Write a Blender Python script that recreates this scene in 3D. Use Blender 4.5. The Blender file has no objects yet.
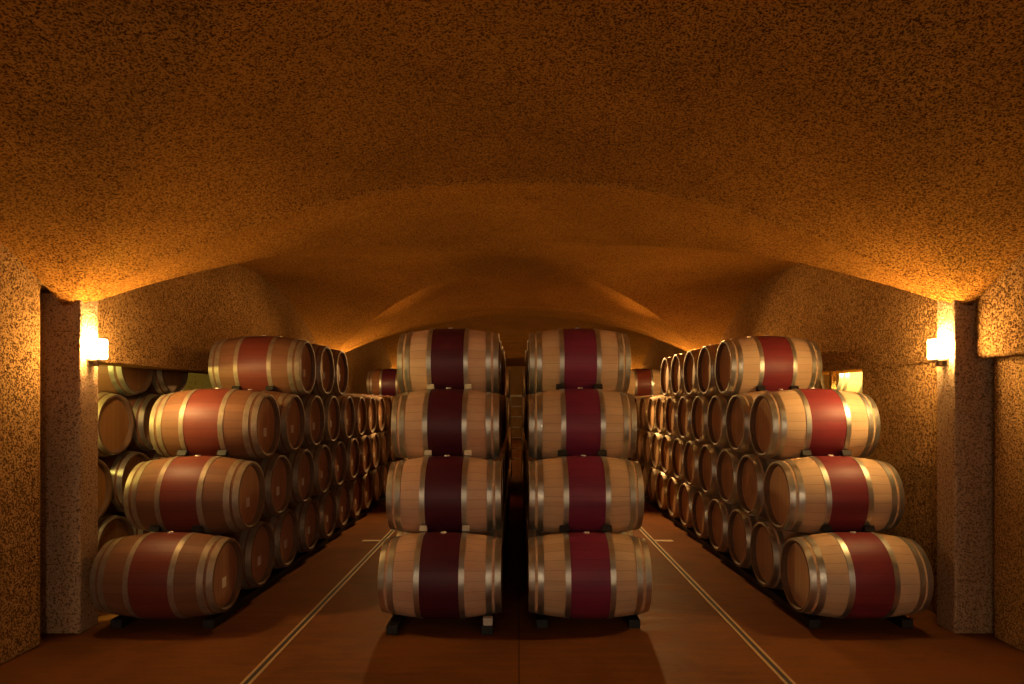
import bpy, bmesh, math, random
from mathutils import Vector, Matrix
random.seed(7)
S = bpy.context.scene
COL = S.collection
PI = math.pi

# ------------------------------------------------------------------ camera
EYE = 1.77
F = 652.0
cam = bpy.data.cameras.new('camera')
cam.sensor_width = 36.0
cam.lens = F / 1024 * 36.0
cam.shift_x = (512 - 517.5) / 1024
cam.shift_y = (401 - 342) / 1024
cam.clip_end = 200
camo = bpy.data.objects.new('camera', cam)
camo.location = (0, 0, EYE)
camo.rotation_euler = (PI / 2, 0, 0)
COL.objects.link(camo)
S.camera = camo

# ------------------------------------------------------------------ node helpers
def new_mat(name):
    m = bpy.data.materials.new(name)
    m.use_nodes = True
    nt = m.node_tree
    nt.nodes.clear()
    out = nt.nodes.new('ShaderNodeOutputMaterial')
    b = nt.nodes.new('ShaderNodeBsdfPrincipled')
    nt.links.new(b.outputs[0], out.inputs[0])
    return m, nt, b

class N:
    def __init__(s, nt): s.nt = nt
    def node(s, t, **kw):
        n = s.nt.nodes.new(t)
        for k, v in kw.items(): setattr(n, k, v)
        return n
    def put(s, sock, v):
        if isinstance(v, bpy.types.NodeSocket): s.nt.links.new(v, sock)
        elif v is not None:
            if isinstance(v, (tuple, list)) and len(v) == 3 and sock.type == 'RGBA': v = (*v, 1)
            sock.default_value = v
    def coord(s, what='Object'): return s.node('ShaderNodeTexCoord').outputs[what]
    def mapping(s, vec, scale=(1, 1, 1), loc=(0, 0, 0)):
        n = s.node('ShaderNodeMapping'); s.put(n.inputs['Vector'], vec)
        s.put(n.inputs['Location'], loc); s.put(n.inputs['Scale'], scale); return n.outputs[0]
    def noise(s, vec, scale, detail=3, rough=.55, w=None, dist=0):
        n = s.node('ShaderNodeTexNoise')
        if w is not None:
            n.noise_dimensions = '4D'; s.put(n.inputs['W'], w)
        s.put(n.inputs['Vector'], vec); s.put(n.inputs['Scale'], scale)
        s.put(n.inputs['Detail'], detail); s.put(n.inputs['Roughness'], rough); s.put(n.inputs['Distortion'], dist)
        return n.outputs['Fac']
    def math(s, op, a, b=None, c=None):
        n = s.node('ShaderNodeMath', operation=op)
        s.put(n.inputs[0], a)
        if b is not None: s.put(n.inputs[1], b)
        if c is not None: s.put(n.inputs[2], c)
        return n.outputs[0]
    def ramp(s, v, lo, hi, a=0.0, b=1.0):
        n = s.node('ShaderNodeMapRange'); n.interpolation_type = 'SMOOTHSTEP'
        s.put(n.inputs[0], v); s.put(n.inputs[1], lo); s.put(n.inputs[2], hi); s.put(n.inputs[3], a); s.put(n.inputs[4], b)
        return n.outputs[0]
    def mix(s, f, a, b, mode='MIX'):
        n = s.node('ShaderNodeMix', data_type='RGBA', blend_type=mode)
        s.put(n.inputs['Factor'], f); s.put(n.inputs['A'], a); s.put(n.inputs['B'], b)
        # sockets with same names: RGBA ones are index 6, 7
        return n
    def mixc(s, f, a, b, mode='MIX'):
        n = s.node('ShaderNodeMix', data_type='RGBA', blend_type=mode)
        s.put(n.inputs[0], f); s.put(n.inputs[6], a); s.put(n.inputs[7], b)
        return n.outputs[2]
    def sep(s, vec):
        n = s.node('ShaderNodeSeparateXYZ'); s.put(n.inputs[0], vec); return n.outputs
    def comb(s, x, y, z):
        n = s.node('ShaderNodeCombineXYZ'); s.put(n.inputs[0], x); s.put(n.inputs[1], y); s.put(n.inputs[2], z); return n.outputs[0]
    def white(s, vec):
        n = s.node('ShaderNodeTexWhiteNoise', noise_dimensions='3D'); s.put(n.inputs['Vector'], vec); return n.outputs['Value']
    def bump(s, h, strength, dist, normal=None):
        n = s.node('ShaderNodeBump'); s.put(n.inputs['Height'], h)
        s.put(n.inputs['Strength'], strength); s.put(n.inputs['Distance'], dist)
        if normal is not None: s.put(n.inputs['Normal'], normal)
        return n.outputs[0]

def plaster(name, light, dark, scale, pit_lo, pit_hi, bump=.6, stretch=(1, 1, 1)):
    m, nt, b = new_mat(name); n = N(nt)
    co = n.coord()
    st = n.mapping(co, stretch)
    fine = n.noise(st, scale, 4, .65)
    mid = n.noise(st, scale * .45, 3, .6)
    big = n.noise(co, 1.3, 3, .5)
    pit = n.ramp(n.math('ADD', n.math('MULTIPLY', fine, .75), n.math('MULTIPLY', mid, .25)), pit_lo, pit_hi)
    tone = n.mixc(n.ramp(big, .3, .7), tuple(c * .82 for c in light), light)
    c = n.mixc(pit, dark, tone)
    n.put(b.inputs['Base Color'], c)
    n.put(b.inputs['Roughness'], .92)
    n.put(b.inputs['Specular IOR Level'], 0.0)
    n.put(b.inputs['Normal'], n.bump(n.math('ADD', pit, n.math('MULTIPLY', mid, 1.2)), bump, .012))
    return m

M_VAULT = plaster('vault_plaster', (.45, .195, .036), (.085, .032, .006), 95, .41, .53, .8)
M_WALL = plaster('wall_shotcrete', (.55, .295, .098), (.14, .065, .021), 75, .42, .52, 1.0)
M_PIER = plaster('pier_concrete', (.58, .37, .20), (.19, .10, .05), 75, .39, .52, .7)

def floor_mat():
    m, nt, b = new_mat('floor_concrete'); n = N(nt)
    co = n.coord()
    big = n.noise(co, 1.1, 5, .6, dist=.6)
    streak = n.noise(n.mapping(co, (1.5, 9, 1)), 1.6, 4, .6)
    c = n.mixc(n.ramp(big, .3, .7), (.115, .043, .013), (.185, .067, .019))
    c = n.mixc(n.ramp(streak, .35, .75, 0, .5), c, (.25, .09, .025))
    spk = n.ramp(n.noise(co, 26, 3, .6), .60, .70, 0, .35)
    c = n.mixc(spk, c, (.08, .03, .012))
    x = n.sep(co)[0]
    seam = n.ramp(n.math('ABSOLUTE', n.math('SUBTRACT', x, .01)), .004, .009, .75, 0)
    c = n.mixc(seam, c, (.05, .02, .008))
    n.put(b.inputs['Base Color'], c)
    n.put(b.inputs['Roughness'], n.ramp(streak, .3, .7, .52, .68))
    n.put(b.inputs['Specular IOR Level'], .025)
    n.put(b.inputs['Normal'], n.bump(n.math('ADD', big, n.math('MULTIPLY', streak, .8)), .3, .01))
    return m
M_FLOOR = floor_mat()

def wood_mat(name, base, deep, seam_c, staves=26, sat=0.25, rough=.6):
    """staves of a barrel, axis = object x"""
    m, nt, b = new_mat(name); n = N(nt)
    co = n.coord(); x, y, z = n.sep(co)
    rnd = n.node('ShaderNodeObjectInfo').outputs['Random']
    ang = n.math('ADD', n.math('ARCTAN2', z, y), n.math('MULTIPLY', rnd, 6.283))
    u = n.math('MULTIPLY', ang, staves / (2 * PI))
    idx = n.math('FLOOR', u)
    fr = n.math('SUBTRACT', u, idx)
    tone = n.white(n.comb(idx, n.math('MULTIPLY', rnd, 57.0), 3.1))
    grain = n.noise(n.comb(n.math('MULTIPLY', x, 5), n.math('MULTIPLY', u, 3.0), n.math('MULTIPLY', rnd, 40.0)), 3.0, 5, .65)
    stain = n.noise(co, 4.0, 3, .6, w=n.math('MULTIPLY', rnd, 30.0))
    c = n.mixc(n.math('MULTIPLY', tone, .75), base, deep)
    c = n.mixc(n.ramp(grain, .35, .75, 0, .45), c, deep)
    c = n.mixc(n.ramp(stain, .52, .75, 0, sat), c, (deep[0] * .9, deep[1] * .55, deep[2] * .5))
    edge = n.math('ABSOLUTE', n.math('SUBTRACT', fr, .5))
    seam = n.ramp(edge, .46, .495, 0, .55)
    c = n.mixc(seam, c, seam_c)
    n.put(b.inputs['Base Color'], c)
    n.put(b.inputs['Roughness'], rough)
    n.put(b.inputs['Specular IOR Level'], .35)
    n.put(b.inputs['Normal'], n.bump(n.math('SUBTRACT', n.math('MULTIPLY', grain, .4), seam), .25, .004))
    return m

def head_mat(name, base, deep):
    """planked barrel head lying in the object's y-z plane"""
    m, nt, b = new_mat(name); n = N(nt)
    co = n.coord(); x, y, z = n.sep(co)
    rnd = n.node('ShaderNodeObjectInfo').outputs['Random']
    u = n.math('DIVIDE', n.math('ADD', y, .3), .068)
    idx = n.math('FLOOR', u); fr = n.math('SUBTRACT', u, idx)
    tone = n.white(n.comb(idx, n.math('MULTIPLY', rnd, 57.0), 1.7))
    grain = n.noise(n.comb(n.math('MULTIPLY', y, 30), n.math('MULTIPLY', z, 4), n.math('MULTIPLY', rnd, 40.0)), 2.0, 4, .6)
    c = n.mixc(n.math('MULTIPLY', tone, .6), base, deep)
    c = n.mixc(n.ramp(grain, .4, .75, 0, .4), c, deep)
    seam = n.ramp(n.math('ABSOLUTE', n.math('SUBTRACT', fr, .5)), .455, .495, 0, .7)
    c = n.mixc(seam, c, (deep[0] * .3, deep[1] * .3, deep[2] * .3))
    n.put(b.inputs['Base Color'], c)
    n.put(b.inputs['Roughness'], .6)
    n.put(b.inputs['Specular IOR Level'], .3)
    n.put(b.inputs['Normal'], n.bump(n.math('SUBTRACT', n.math('MULTIPLY', grain, .3), seam), .25, .004))
    return m

def plain(name, c, rough=.6, metal=0.0, var=.25, scale=9, spec=.4):
    m, nt, b = new_mat(name); n = N(nt)
    co = n.coord()
    f = n.noise(co, scale, 4, .6)
    n.put(b.inputs['Base Color'], n.mixc(n.ramp(f, .3, .7), tuple(k * (1 - var) for k in c), c))
    n.put(b.inputs['Roughness'], n.ramp(f, .25, .75, max(.05, rough - .08), rough + .08))
    n.put(b.inputs['Metallic'], metal)
    n.put(b.inputs['Specular IOR Level'], spec)
    return m

def emit(name, c, s):
    m = bpy.data.materials.new(name); m.use_nodes = True
    nt = m.node_tree; nt.nodes.clear()
    out = nt.nodes.new('ShaderNodeOutputMaterial'); e = nt.nodes.new('ShaderNodeEmission')
    e.inputs[0].default_value = (*c, 1); e.inputs[1].default_value = s
    nt.links.new(e.outputs[0], out.inputs[0])
    return m

WOODS = {
    'pale':  (wood_mat('pale_oak', (.68, .45, .25), (.54, .32, .16), (.16, .08, .035)), head_mat('pale_oak_head', (.60, .38, .21), (.48, .28, .14))),
    'rosy':  (wood_mat('rosy_oak', (.68, .43, .26), (.54, .30, .17), (.17, .08, .04), sat=.4), head_mat('rosy_oak_head', (.46, .27, .15), (.34, .19, .10))),
    'brown': (wood_mat('brown_oak', (.23, .096, .040), (.145, .054, .022), (.05, .02, .008)), head_mat('brown_oak_head', (.42, .21, .115), (.30, .14, .072))),
}
WOODS['amber'] = (WOODS['brown'][0], head_mat('amber_oak_head', (.30, .145, .050), (.22, .095, .030)))
BANDS = {
    'burgundy': wood_mat('burgundy_stain', (.23, .024, .060), (.17, .017, .043), (.04, .004, .008), sat=.15, rough=.5),
    'dark':     wood_mat('dark_wine_stain', (.085, .008, .021), (.060, .006, .015), (.015, .002, .003), sat=.15, rough=.5),
    'brick':    wood_mat('brick_stain', (.18, .034, .020), (.13, .024, .013), (.06, .010, .006), sat=.2, rough=.5),
    'crimson':  wood_mat('crimson_stain', (.24, .030, .032), (.17, .020, .022), (.07, .008, .010), sat=.2, rough=.5),
}
M_HOOP = plain('galvanised_hoop', (.62, .575, .475), .42, .95, .2, 14)
M_HOOP_OLD = plain('dull_hoop', (.36, .265, .18), .5, .55, .3, 14)
M_CHIME = plain('dark_chime', (.16, .085, .045), .7, 0, .3, 18)  # rim and inner edge of the stave ends, darker than the staves
M_BUNG = plain('white_bung', (.75, .68, .58), .5, 0, .1)
M_TAG = plain('paper_tag', (.75, .68, .56), .6, 0, .1)
M_WEDGE_W = plain('pale_wedge', (.70, .60, .46), .7, 0, .2, 20)
M_WEDGE_D = plain('dark_wedge', (.018, .011, .008), .7, 0, .3, 20)
M_RAIL = plain('dark_rail', (.014, .010, .008), .6, 0, .3, 6)
M_STEEL = plain('drain_steel', (.50, .31, .14), .6, .0, .2, 12)
M_CHAN = plain('drain_channel', (.03, .015, .008), .8, 0, .2)
M_BRASS = plain('sconce_metal', (.30, .22, .12), .45, .8, .2)
M_ALU = plain('ladder_aluminium', (.65, .62, .55), .35, .9, .15)
M_LAMP = emit('lamp_glass_lit', (1.0, .63, .23), 420.0)
M_LAMP_TOP = emit('lamp_open_top_lit', (1.0, .63, .23), 400.0)
M_LAMP_BACK = emit('lamp_glass_lit_rear', (1.0, .78, .53), 150.0)
M_LAMP_FILL = emit('lamp_glass_fill', (1.0, .84, .62), 1700.0)  # unseen rearmost lamps, made extra strong as fill light on the barrel fronts

# ------------------------------------------------------------------ mesh helpers
def obj(name, bm, mats, parent=None, loc=(0, 0, 0), smooth=False, recalc=True):
    if recalc: bmesh.ops.recalc_face_normals(bm, faces=bm.faces)
    me = bpy.data.meshes.new(name)
    bm.to_mesh(me); bm.free()
    for m in (mats if isinstance(mats, (list, tuple)) else [mats]): me.materials.append(m)
    if smooth:
        for p in me.polygons: p.use_smooth = True
    o = bpy.data.objects.new(name, me)
    o.location = loc
    COL.objects.link(o)
    if parent: o.parent = parent
    return o

def add_box(bm, x0, x1, y0, y1, z0, z1, bevel=0.0, seg=2):
    r = bmesh.ops.create_cube(bm, size=1.0)
    vs = r['verts']
    for v in vs:
        v.co = Vector((x0 + (v.co.x + .5) * (x1 - x0), y0 + (v.co.y + .5) * (y1 - y0), z0 + (v.co.z + .5) * (z1 - z0)))
    if bevel > 0:
        es = list({e for v in vs for e in v.link_edges})
        bmesh.ops.bevel(bm, geom=es, offset=bevel, segments=seg, affect='EDGES', profile=.5)

def box_bm(*a, **k):
    bm = bmesh.new(); add_box(bm, *a, **k); return bm

def empty(name, loc=(0, 0, 0), rotz=0.0):
    o = bpy.data.objects.new(name, None)
    o.empty_display_size = .1
    o.location = loc; o.rotation_euler = (0, 0, rotz)
    COL.objects.link(o)
    return o

def tag(o, label, cat, group=None):
    o['label'] = label; o['category'] = cat
    if group: o['group'] = group
    return o

def structure(o):
    o['kind'] = 'structure'; return o

def copy_tree(root, loc, rotz=0.0):
    r = root.copy(); COL.objects.link(r)
    r.location = loc; r.rotation_euler = (0, 0, rotz)
    for ch in root.children:
        c = ch.copy(); COL.objects.link(c); c.parent = r
        for g in ch.children:
            d = g.copy(); COL.objects.link(d); d.parent = c
    return r

def clear_tree(root):
    for ch in list(root.children_recursive):
        bpy.data.objects.remove(ch)
    bpy.data.objects.remove(root)

# ------------------------------------------------------------------ the cellar shell
HX = 3.45              # half width to the wall faces
BAY = 6.7
ARCH0 = 5.0            # depth of the first transverse arch
SPRING = EYE + .69
RISE = 1.01
ARC_R = (1 + (RISE / 3.4) ** 2) / (2 * RISE / 3.4)

def arc(u):
    u = min(1.0, abs(u))
    return 3.4 * (math.sqrt(ARC_R ** 2 - u * u) - (ARC_R - RISE / 3.4))

DOME = .15
def vault():
    bm = bmesh.new()
    MS = [i / 28 for i in range(28)] + [.972, .979, .984, .988, .992, .996, 1.0]
    n_s, n_t = len(MS) - 1, 28
    for k in range(-2, 4):
        yc = ARCH0 + BAY * k + BAY / 2
        for web in range(4):
            rows = []
            for m in MS:                          # larger coordinate
                row = []
                for j in range(n_t + 1):
                    q = (j / n_t * 2 - 1) * m      # smaller coordinate
                    h = arc(q) + DOME * (1 - m * m)
                    if web < 2: h -= .022 * math.exp(-((1 - m) * BAY / 2 / .035) ** 2)   # plaster bead along the arch
                    u, v = {0: (q, m), 1: (q, -m), 2: (m, q), 3: (-m, q)}[web]
                    h += .014 * math.sin(5.1 * u + 1.3 * v + k) * math.cos(4.3 * v - u) * (1 - m)
                    row.append(bm.verts.new((u * HX, yc + v * BAY / 2, SPRING + h)))
                rows.append(row)
            for i in range(n_s):
                for j in range(n_t):
                    q4 = [rows[i][j], rows[i][j + 1], rows[i + 1][j + 1], rows[i + 1][j]]
                    try: bm.faces.new(q4)
                    except ValueError: pass
    bmesh.ops.dissolve_degenerate(bm, dist=1e-5, edges=bm.edges)
    for f in bm.faces:
        if f.normal.z == 0: f.normal_update()
        if f.normal.z > 0: f.normal_flip()
    return structure(obj('ceiling', bm, M_VAULT, smooth=True, recalc=False))
vault()

Y0, Y1 = ARCH0 - 2 * BAY + .05, ARCH0 + 4 * BAY - .05
structure(obj('floor', box_bm(-9.5, 9.5, Y0 - .4, Y1 + .4, -.2, 0), M_FLOOR))
structure(obj('wall_back', box_bm(-9.5, 9.5, Y0 - .35, Y0, 0, 3.9), M_WALL))
structure(obj('wall_end', box_bm(-9.5, 9.5, Y1, Y1 + .35, 0, 3.9), M_WALL))

LEDGE = EYE + .32
bm = bmesh.new()
B = .018
add_box(bm, -3.85, -HX, Y0, ARCH0 - BAY - .12, 0, 3.8, B)
add_box(bm, -3.85, -HX, ARCH0 - BAY + .12, 4.73, 0, 3.8, .025)
add_box(bm, -3.92, -3.86, 4.3, 5.12, 0, 3.8)
add_box(bm, -3.85, -HX - .012, 4.71, 5.2, 2.62, 3.8)
add_box(bm, -3.72, -HX, 5.16, ARCH0 + BAY + .1, LEDGE, 3.8, B)
add_box(bm, -3.80, -HX - .02, 10.2, ARCH0 + BAY + .1, 0, LEDGE + .01, B)
add_box(bm, -3.85, -HX, ARCH0 + BAY + .1, Y1, 0, 3.8, B)
structure(obj('wall_left', bm, M_WALL))

bm = bmesh.new()
add_box(bm, HX, 3.85, Y0, ARCH0 - BAY - .12, 0, 3.8, B)
add_box(bm, HX, 3.85, ARCH0 - BAY + .12, 4.94, LEDGE, 3.8, .05, 4)
add_box(bm, HX + .11, 3.85, ARCH0 - BAY + .12, 4.88, 0, LEDGE + .03, B)
add_box(bm, 3.80, 3.88, 4.3, 5.3, 0, 3.8)
add_box(bm, HX, 3.80, 5.16, ARCH0 + BAY + .1, LEDGE, 3.8, B)
WX = HX + .025
W0, W1, SILL = 6.58, 8.3, EYE + .060
add_box(bm, WX, 3.80, 5.16, W0, 0, LEDGE + .01, .012)
add_box(bm, WX, 3.80, W0 - .02, W1, 0, SILL, .012)
add_box(bm, WX, 3.80, W1 - .02, ARCH0 + BAY + .1, 0, LEDGE + .01, .012)
add_box(bm, WX + .02, WX + .075, 7.26, 7.32, SILL - .02, LEDGE + .02, .006)
add_box(bm, HX, 3.85, ARCH0 + BAY + .1, Y1, 0, 3.8, B)
structure(obj('wall_right', bm, M_WALL))

# piers
for k in range(-2, 4):
    for s in (-1, 1):
        y = ARCH0 + BAY * k
        x0, x1 = sorted((s * 3.32, s * 3.80))
        structure(obj('pillar', box_bm(x0, x1, y - .05 + (.25 if k == -2 else 0), y + .17 + (.25 if k == -2 else 0), 0, SPRING + .13, bevel=.014), M_PIER))

# side galleries behind the openings
M_SIDE = plaster('gallery_plaster', (.55, .42, .20), (.25, .18, .08), 30, .36, .48, .5)
structure(obj('wall_gallery_left', box_bm(-8.2, -8.0, 2.4, 12, 0, 3.2), M_SIDE))
structure(obj('wall_gallery_right', box_bm(6.6, 6.8, 4, 12, 0, 3.2), M_SIDE))
structure(obj('ceiling_gallery_left', box_bm(-8.1, -3.84, 2.4, 12, 2.95, 3.15), M_SIDE))
structure(obj('ceiling_gallery_right', box_bm(3.84, 6.7, 4, 12, 2.95, 3.15), M_SIDE))
for sx in (-1, 1):
    a, b_ = sorted((sx * 3.86, sx * 8.1))
    for yy in (2.4 if sx < 0 else 4.0, 12.0):
        structure(obj('wall_gallery_end', box_bm(a, b_, yy - .1, yy + .1, 0, 3.2), M_SIDE))

# ------------------------------------------------------------------ barrels
BL = .465      # half length
def br(x): return .335 - .055 * (abs(x) / BL) ** 2
SEG = 56

def lathe(bm, prof, mat_of=None, closed=False):
    """prof: list of (x, r); rings about the x axis"""
    rings = []
    for x, r in prof:
        rings.append([bm.verts.new((x, r * math.cos(2 * PI * i / SEG), r * math.sin(2 * PI * i / SEG))) for i in range(SEG)])
    pairs = list(zip(rings, rings[1:]))
    if closed: pairs.append((rings[-1], rings[0]))
    for k, (a, b) in enumerate(pairs):
        for i in range(SEG):
            f = bm.faces.new((a[i], a[(i + 1) % SEG], b[(i + 1) % SEG], b[i]))
            f.smooth = True
            if mat_of: f.material_index = mat_of(k)
    return rings

BAND = .150
def staves_mesh():
    bm = bmesh.new()
    xs = sorted(set([-BL + i * (BL - BAND) / 7 for i in range(8)] + [-BAND + i * BAND / 3 for i in range(7)] + [BAND + i * (BL - BAND) / 7 for i in range(8)]))
    clean = []
    for x in xs:
        if not clean or x - clean[-1] > 1e-4: clean.append(x)
    xs = clean
    prof = [(-BL + .048, br(BL) - .030), (-BL + .002, br(BL) - .022)] + [(x, br(x)) for x in xs] + [(BL - .002, br(BL) - .022), (BL - .048, br(BL) - .030)]
    def mo(k):
        xm = (prof[k][0] + prof[k + 1][0]) / 2
        if k < 2 or k > len(prof) - 4: return 2
        return 1 if abs(xm) < BAND and prof[k][1] > .3 else 0
    lathe(bm, prof, mo)
    return bm

def head_mesh(s):
    bm = bmesh.new()
    x = s * (BL - .042)
    rings = lathe(bm, [(x - s * .018, br(BL) - .028), (x, br(BL) - .030), (x + s * .001, .10), (x + s * .001, .02)])
    bm.faces.new(rings[-1])
    return bm

def hoop_mesh(a, b, t=.0035):
    bm = bmesh.new()
    lathe(bm, [(a, br(a) - .001), (a, br(a) + t)])
    lathe(bm, [(a, br(a) + t), ((a + b) / 2, br((a + b) / 2) + t), (b, br(b) + t)])
    lathe(bm, [(b, br(b) + t), (b, br(b) - .001)])
    return bm

def bung_mesh():
    bm = bmesh.new()
    bmesh.ops.create_cone(bm, cap_ends=True, segments=16, radius1=.026, radius2=.022, depth=.024, matrix=Matrix.Translation((0, 0, .335 - .005)))
    return bm

HOOPS = [(.418, .463), (.350, .396), (.148, .190)]
_meshes = {}
def barrel_proto(wood, band, tagged):
    w, hm = WOODS[wood]
    r = empty('wine_barrel')
    c = (0, 0, .335)
    obj('staves', staves_mesh(), [w, BANDS[band], M_CHIME], r, c)
    for s in (-1, 1):
        h = obj('head', head_mesh(s), hm, r, c)
        if s > 0 and tagged:
            t = obj('paper_tag', box_bm(BL - .0415, BL - .0375, -.034, .034, -.10, -.020, bevel=.001), M_TAG, h)
            t['label'] = 'small white tag on barrel head'
        for f in h.data.polygons: f.use_smooth = False
    for (a, b) in HOOPS:
        for s in (-1, 1):
            p, q = sorted((s * a, s * b))
            obj('hoop', hoop_mesh(p, q), M_HOOP_OLD if wood == 'brown' and tagged else M_HOOP, r, c)
    bo = obj('bung', bung_mesh(), M_BUNG, r, c); bo['label'] = 'white bung'
    return r

PROTO = {}
def barrel(kind, loc, label, group):
    if kind not in PROTO: PROTO[kind] = barrel_proto(*kind)
    o = copy_tree(PROTO[kind], loc, random.uniform(-.006, .006))
    return tag(o, label, 'barrel', group)

PITCH, STEP = .70, .35
TIER_Z = [.385, .968, 1.548, 2.128]
ORD = ['front', 'second', 'third', 'fourth', 'fifth', 'sixth', 'seventh', 'eighth', 'ninth', 'tenth', 'eleventh', 'twelfth', 'thirteenth', 'fourteenth']
TIER = ['bottom tier', 'second tier', 'third tier', 'top tier']
R_ = .335

def pyramid(xs, y0, counts, skips, kind, row, look, tail=''):
    """counts: barrels per tier; skips: barrels left out at the front of each tier"""
    for t in range(4):
        for i in range(counts[t]):
            y = y0 + STEP * t + PITCH * (i + skips[t])
            x = xs[t] + (random.uniform(-.008, .008) if i else 0)
            pos = 'front one' if i == 0 else f'{ORD[i]} from the front'
            barrel(kind, (x, y, TIER_Z[t] - R_), f'{look}, {pos} in {TIER[t]}{tail}', row)

LX = [-.590, -.600, -.625, -.640]
RX = [.552, .559, .567, .576]
SLX = [-2.765, -2.72, -2.71, -2.70]
SRX = [2.675, 2.665, 2.665, 2.655]
FRONT = 5.2
SECOND = 12.2
pyramid(LX, FRONT, (9, 8, 7, 6), (0, 0, 0, 0), ('rosy', 'dark', False), 'barrels of the middle row with near-black bands', 'rosy oak barrel with near-black band')
pyramid(RX, FRONT, (9, 8, 7, 6), (0, 0, 0, 0), ('pale', 'burgundy', False), 'barrels of the middle row with burgundy bands', 'pale oak barrel with burgundy-purple band')
pyramid(SLX, FRONT, (14, 13, 12, 3), (0, 0, 0, 1), ('brown', 'brick', True), 'barrels of the aged row along the wall', 'aged brown oak barrel with brick-red band')
pyramid(SRX, FRONT, (14, 13, 12, 5), (0, 0, 0, 1), ('pale', 'crimson', False), 'barrels of the pale row along the wall', 'light oak barrel with bright crimson band')
pyramid(SLX, SECOND, (0, 0, 0, 1), (0, 0, 0, 1), ('brown', 'dark', False), 'lone barrels far back on the third tier', 'lone dark red barrel', ', far back on the aged row')
pyramid(SRX, SECOND, (0, 0, 0, 1), (0, 0, 0, 1), ('pale', 'brick', False), 'lone barrels far back on the third tier', 'lone orange-lit barrel', ', far back on the pale row')
pyramid(LX, SECOND, (4, 4, 4, 3), (0, 0, 0, 0), ('rosy', 'dark', False), 'barrels of the far middle group with near-black bands', 'near-black banded barrel', ' of the middle group behind')
pyramid(RX, SECOND, (4, 4, 4, 3), (0, 0, 0, 0), ('pale', 'burgundy', False), 'barrels of the far middle group with burgundy bands', 'burgundy banded barrel', ' of the middle group behind')
# gallery barrels behind the side openings
pyramid([-4.27] * 4, 5.5, (3, 3, 3, 2), (0, 0, 0, 0), ('amber', 'brick', False), 'barrels in the gallery behind the wide wall opening', 'yellow-lit barrel', ' behind the wide wall opening')
pyramid([4.6] * 4, 6.2, (5, 5, 5, 3), (0, 0, 0, 2), ('pale', 'crimson', False), 'barrels behind the small wall window', 'yellow-lit barrel', ' behind the small wall window')

# ------------------------------------------------------------------ racks under each row
def rack(x, y0, y1, label):
    r = empty('barrel_rack', (x, (y0 + y1) / 2, 0))
    h = (y1 - y0) / 2
    for s in (-1, 1):
        obj('rail', box_bm(s * .36 - .045, s * .36 + .045, -h, h, .0, .068, bevel=.006), M_RAIL, r)
    for y in (-h + .75, 0, h - .5):
        obj('crossbar', box_bm(-.36, .36, y - .03, y + .03, .012, .045, bevel=.004), M_RAIL, r)
    return tag(r, label, 'rack', 'dark rails under the barrel rows')
rack(LX[0], 4.93, 11.0, 'dark low rack on the floor under the near-black banded middle row')
rack(RX[0], 5.07, 11.0, 'dark low rack on the floor under the burgundy banded middle row')
rack(SLX[0], 5.07, 14.6, 'dark low rack on the floor under the aged brown row')
rack(SRX[0], 5.07, 14.6, 'dark low rack on the floor under the pale row by the wall')
rack(LX[0], 12.0, 14.6, 'dark low rack under the near-black banded middle group behind')
rack(RX[0], 12.0, 14.6, 'dark low rack under the burgundy banded middle group behind')
rack(-4.245, 5.3, 7.2, 'dark low rack under barrels behind the wide wall opening')
rack(4.6, 6.0, 9.4, 'dark low rack under barrels behind the small wall window')

# ------------------------------------------------------------------ wedges in the nips
def wedge_bm(w):
    bm = bmesh.new()
    t0, t1, h0, h1 = .075, .130, .010, .026
    vs = []
    for x in (-w / 2, w / 2):
        for t, h in ((t0, -h0), (t1, -h1), (t1, h1), (t0, h0)):
            vs.append(bm.verts.new((x, -t, h)))
    for f in ((0, 1, 2, 3), (7, 6, 5, 4), (0, 4, 5, 1), (1, 5, 6, 2), (2, 6, 7, 3), (3, 7, 4, 0)):
        bm.faces.new([vs[i] for i in f])
    bmesh.ops.bevel(bm, geom=list(bm.edges), offset=.003, segments=1, affect='EDGES')
    return bm
WP = {True: obj('wooden_wedge', wedge_bm(.060), M_WEDGE_W), False: obj('wooden_wedge', wedge_bm(.080), M_WEDGE_D)}
GAPS = ['bottom and second', 'second and third', 'third and top']
def wedge(white, x, t, y_low, label, group):
    dz = TIER_Z[t + 1] - TIER_Z[t]
    o = WP[white].copy(); COL.objects.link(o)
    o.location = (x, y_low + STEP / 2, TIER_Z[t] + dz / 2)
    o.rotation_euler = (math.atan2(dz, STEP) - PI / 2, 0, 0)
    tag(o, label, 'wedge', group)
for t in range(3):
    for s, nm in ((-1, 'left'), (1, 'right')):
        wedge(True, LX[t] + s * .172, t, FRONT + STEP * t, f'pale wedge between {GAPS[t]} tier, {nm} side, front of near-black banded row', 'pale wedges')
        wedge(False, RX[t] + s * .172, t, FRONT + STEP * t, f'dark wedge between {GAPS[t]} tier, {nm} side, front of burgundy banded row', 'dark wedges')
        yy = FRONT + STEP * t + (PITCH if t == 2 else 0)
        wedge(False, SLX[t] + s * .172, t, yy, f'dark wedge between {GAPS[t]} tier, {nm} side, front of aged brown row', 'dark wedges')
        wedge(False, SRX[t] + s * .172, t, yy, f'dark wedge between {GAPS[t]} tier, {nm} side, front of pale wall row', 'dark wedges')
o = obj('wooden_wedge', box_bm(-.036, .036, -.030, .030, 0, .058, bevel=.006), M_WEDGE_W, None, (LX[0] + .365, 4.965, .068))
tag(o, 'pale block on the rack below the bottom front near-black banded barrel', 'wedge', 'pale wedges')
for o in WP.values(): bpy.data.objects.remove(o)

for k in list(PROTO): clear_tree(PROTO[k])

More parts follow.
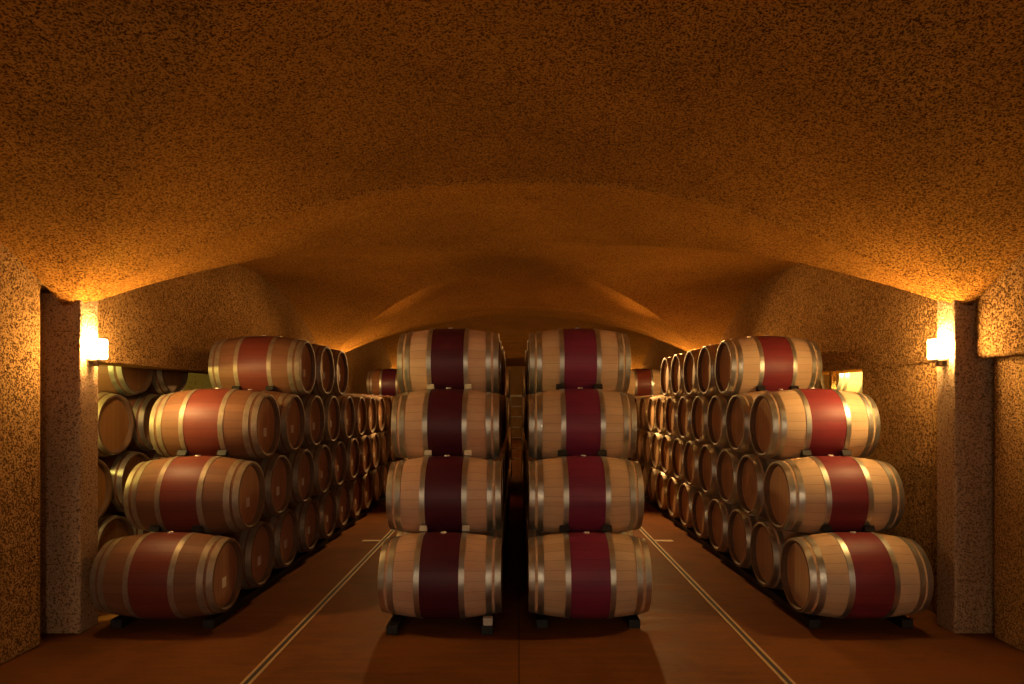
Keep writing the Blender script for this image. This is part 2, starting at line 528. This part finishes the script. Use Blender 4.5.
# ------------------------------------------------------------------ floor drains
def drain(x, label):
    r = empty('floor_drain', (x, 0, 0))
    y0, y1 = -6.0, 24.0
    obj('channel', box_bm(-.016, .016, y0, y1, .0005, .0035), M_CHAN, r)
    for s in (-1, 1):
        a, b_ = sorted((s * .016, s * .034))
        obj('edge_strip', box_bm(a, b_, y0, y1, .0005, .006), M_STEEL, r)
    a, b_ = sorted((math.copysign(.03, x), math.copysign(.26, x)))
    for y in (8.24,):
        obj('cross_strip', box_bm(a, b_, y - .05, y + .05, .0005, .006), M_STEEL, r)
    return tag(r, label, 'drain')
drain(-1.70, 'thin twin-edged steel drain along the left aisle floor')
drain(1.705, 'thin twin-edged steel drain along the right aisle floor')

# ------------------------------------------------------------------ wall sconces
def sconce(s, y, mat, label):
    """box lamp on the inner face of a pier"""
    r = empty('wall_sconce', (s * 3.32, y, EYE + .30))
    def bx(a, b_, *rest, **k):
        a, b_ = sorted((-s * a, -s * b_)); return box_bm(a, b_, *rest, **k)
    obj('back_plate', bx(0.0, .014, -.05, .05, -.02, .17, bevel=.004), M_BRASS, r)
    obj('bracket', bx(.010, .090, -.05, .05, .008, .030, bevel=.004), M_BRASS, r)
    obj('stem', bx(.030, .062, -.018, .018, -.030, .010, bevel=.004), M_BRASS, r)
    g = obj('glass_shade', bx(.016, .096, -.068, .068, .032, .180, bevel=.008), mat, r)
    g['label'] = 'lit glass shade'
    if mat is M_LAMP:
        g.data.materials.append(M_LAMP_TOP)
        for p in g.data.polygons:
            if p.normal.z > .9: p.material_index = 1
    return tag(r, label, 'wall lamp', 'lit wall lamps on the piers')
for k in range(-2, 4):
    for s, nm in ((-1, 'left'), (1, 'right')):
        y = ARCH0 + BAY * k + .065 + (.25 if k == -2 else 0)
        where = {-2: 'pier by the back wall, unseen fill light', -1: 'pier behind the viewpoint', 0: 'nearest pier in view', 1: 'second pier, behind the barrel row', 2: 'third pier far back', 3: 'fourth pier near the end wall'}[k]
        sconce(s, y, M_LAMP_FILL if k == -2 else M_LAMP_BACK if k < 0 else M_LAMP, f'lit box-shaped glass wall lamp on {nm} {where}')

# ------------------------------------------------------------------ stepladder far back in the middle gap
def bar(bm, p, q, w, d):
    p, q = Vector(p), Vector(q)
    z = (q - p); L = z.length; z.normalize()
    x = Vector((1, 0, 0)); x = (x - z * x.dot(z)).normalized(); y = z.cross(x)
    m = Matrix((x, y, z)).transposed().to_4x4(); m.translation = (p + q) / 2
    r = bmesh.ops.create_cube(bm, size=1.0, matrix=m @ Matrix.Diagonal((w, d, L, 1)))
lad = empty('stepladder', (-.02, 17.2, 0))
for s in (-1, 1):
    bm = bmesh.new(); bar(bm, (s * .28, -.45, 0), (s * .16, 0, 1.9), .05, .03); obj('front_leg', bm, M_ALU, lad)
    bm = bmesh.new(); bar(bm, (s * .28, .45, 0), (s * .16, .03, 1.9), .04, .03); obj('rear_leg', bm, M_ALU, lad)
for i in range(6):
    f = (i + 1) / 7
    obj('step', box_bm(-.27 + .11 * f, .27 - .11 * f, -.45 * (1 - f) - .05, -.45 * (1 - f) + .05, 1.9 * f - .012, 1.9 * f + .012), M_ALU, lad)
obj('top_cap', box_bm(-.20, .20, -.08, .10, 1.88, 1.93, bevel=.006), M_ALU, lad)
tag(lad, 'silver stepladder standing far back in the gap between the middle rows', 'ladder')

# ------------------------------------------------------------------ gallery lamps (yellow-green)
def lamp(name, loc, e, size, c):
    l = bpy.data.lights.new(name, 'POINT'); l.energy = e; l.color = c; l.shadow_soft_size = size
    o = bpy.data.objects.new(name, l); o.location = loc; COL.objects.link(o)
lamp('gallery_lamp', (-4.9, 4.95, 2.0), 200, .08, (1.0, .86, .20))
lamp('gallery_lamp', (4.05, 6.92, 2.25), 420, .06, (1.0, .88, .30))
# shaded lamps over the two aisles, half way down the cellar
def spot(loc, e):
    l = bpy.data.lights.new('aisle_lamp', 'SPOT'); l.energy = e; l.color = (1.0, .54, .17); l.shadow_soft_size = .07
    l.spot_size = math.radians(84); l.spot_blend = .5
    o = bpy.data.objects.new('aisle_lamp', l); o.location = loc; COL.objects.link(o)
    o.rotation_euler = Vector((0, -1, -.36)).to_track_quat('-Z', 'Y').to_euler()
spot((-1.72, 12.0, 2.8), 400)
spot((1.72, 12.0, 2.8), 780)

# ------------------------------------------------------------------ world and colour
w = bpy.data.worlds.new('world'); S.world = w; w.use_nodes = True
w.node_tree.nodes['Background'].inputs[0].default_value = (0, 0, 0, 1)
w.node_tree.nodes['Background'].inputs[1].default_value = 0
S.view_settings.view_transform = 'Standard'
S.view_settings.look = 'None'
S.view_settings.exposure = 0.0
S.view_settings.gamma = 1.0
S.view_settings.use_curve_mapping = False
S.cycles.max_bounces = 8
S.cycles.diffuse_bounces = 5
S.cycles.glossy_bounces = 4
S.cycles.sample_clamp_indirect = 4.0
S.cycles.use_denoising = True
S.cycles.caustics_reflective = False
S.cycles.caustics_refractive = False
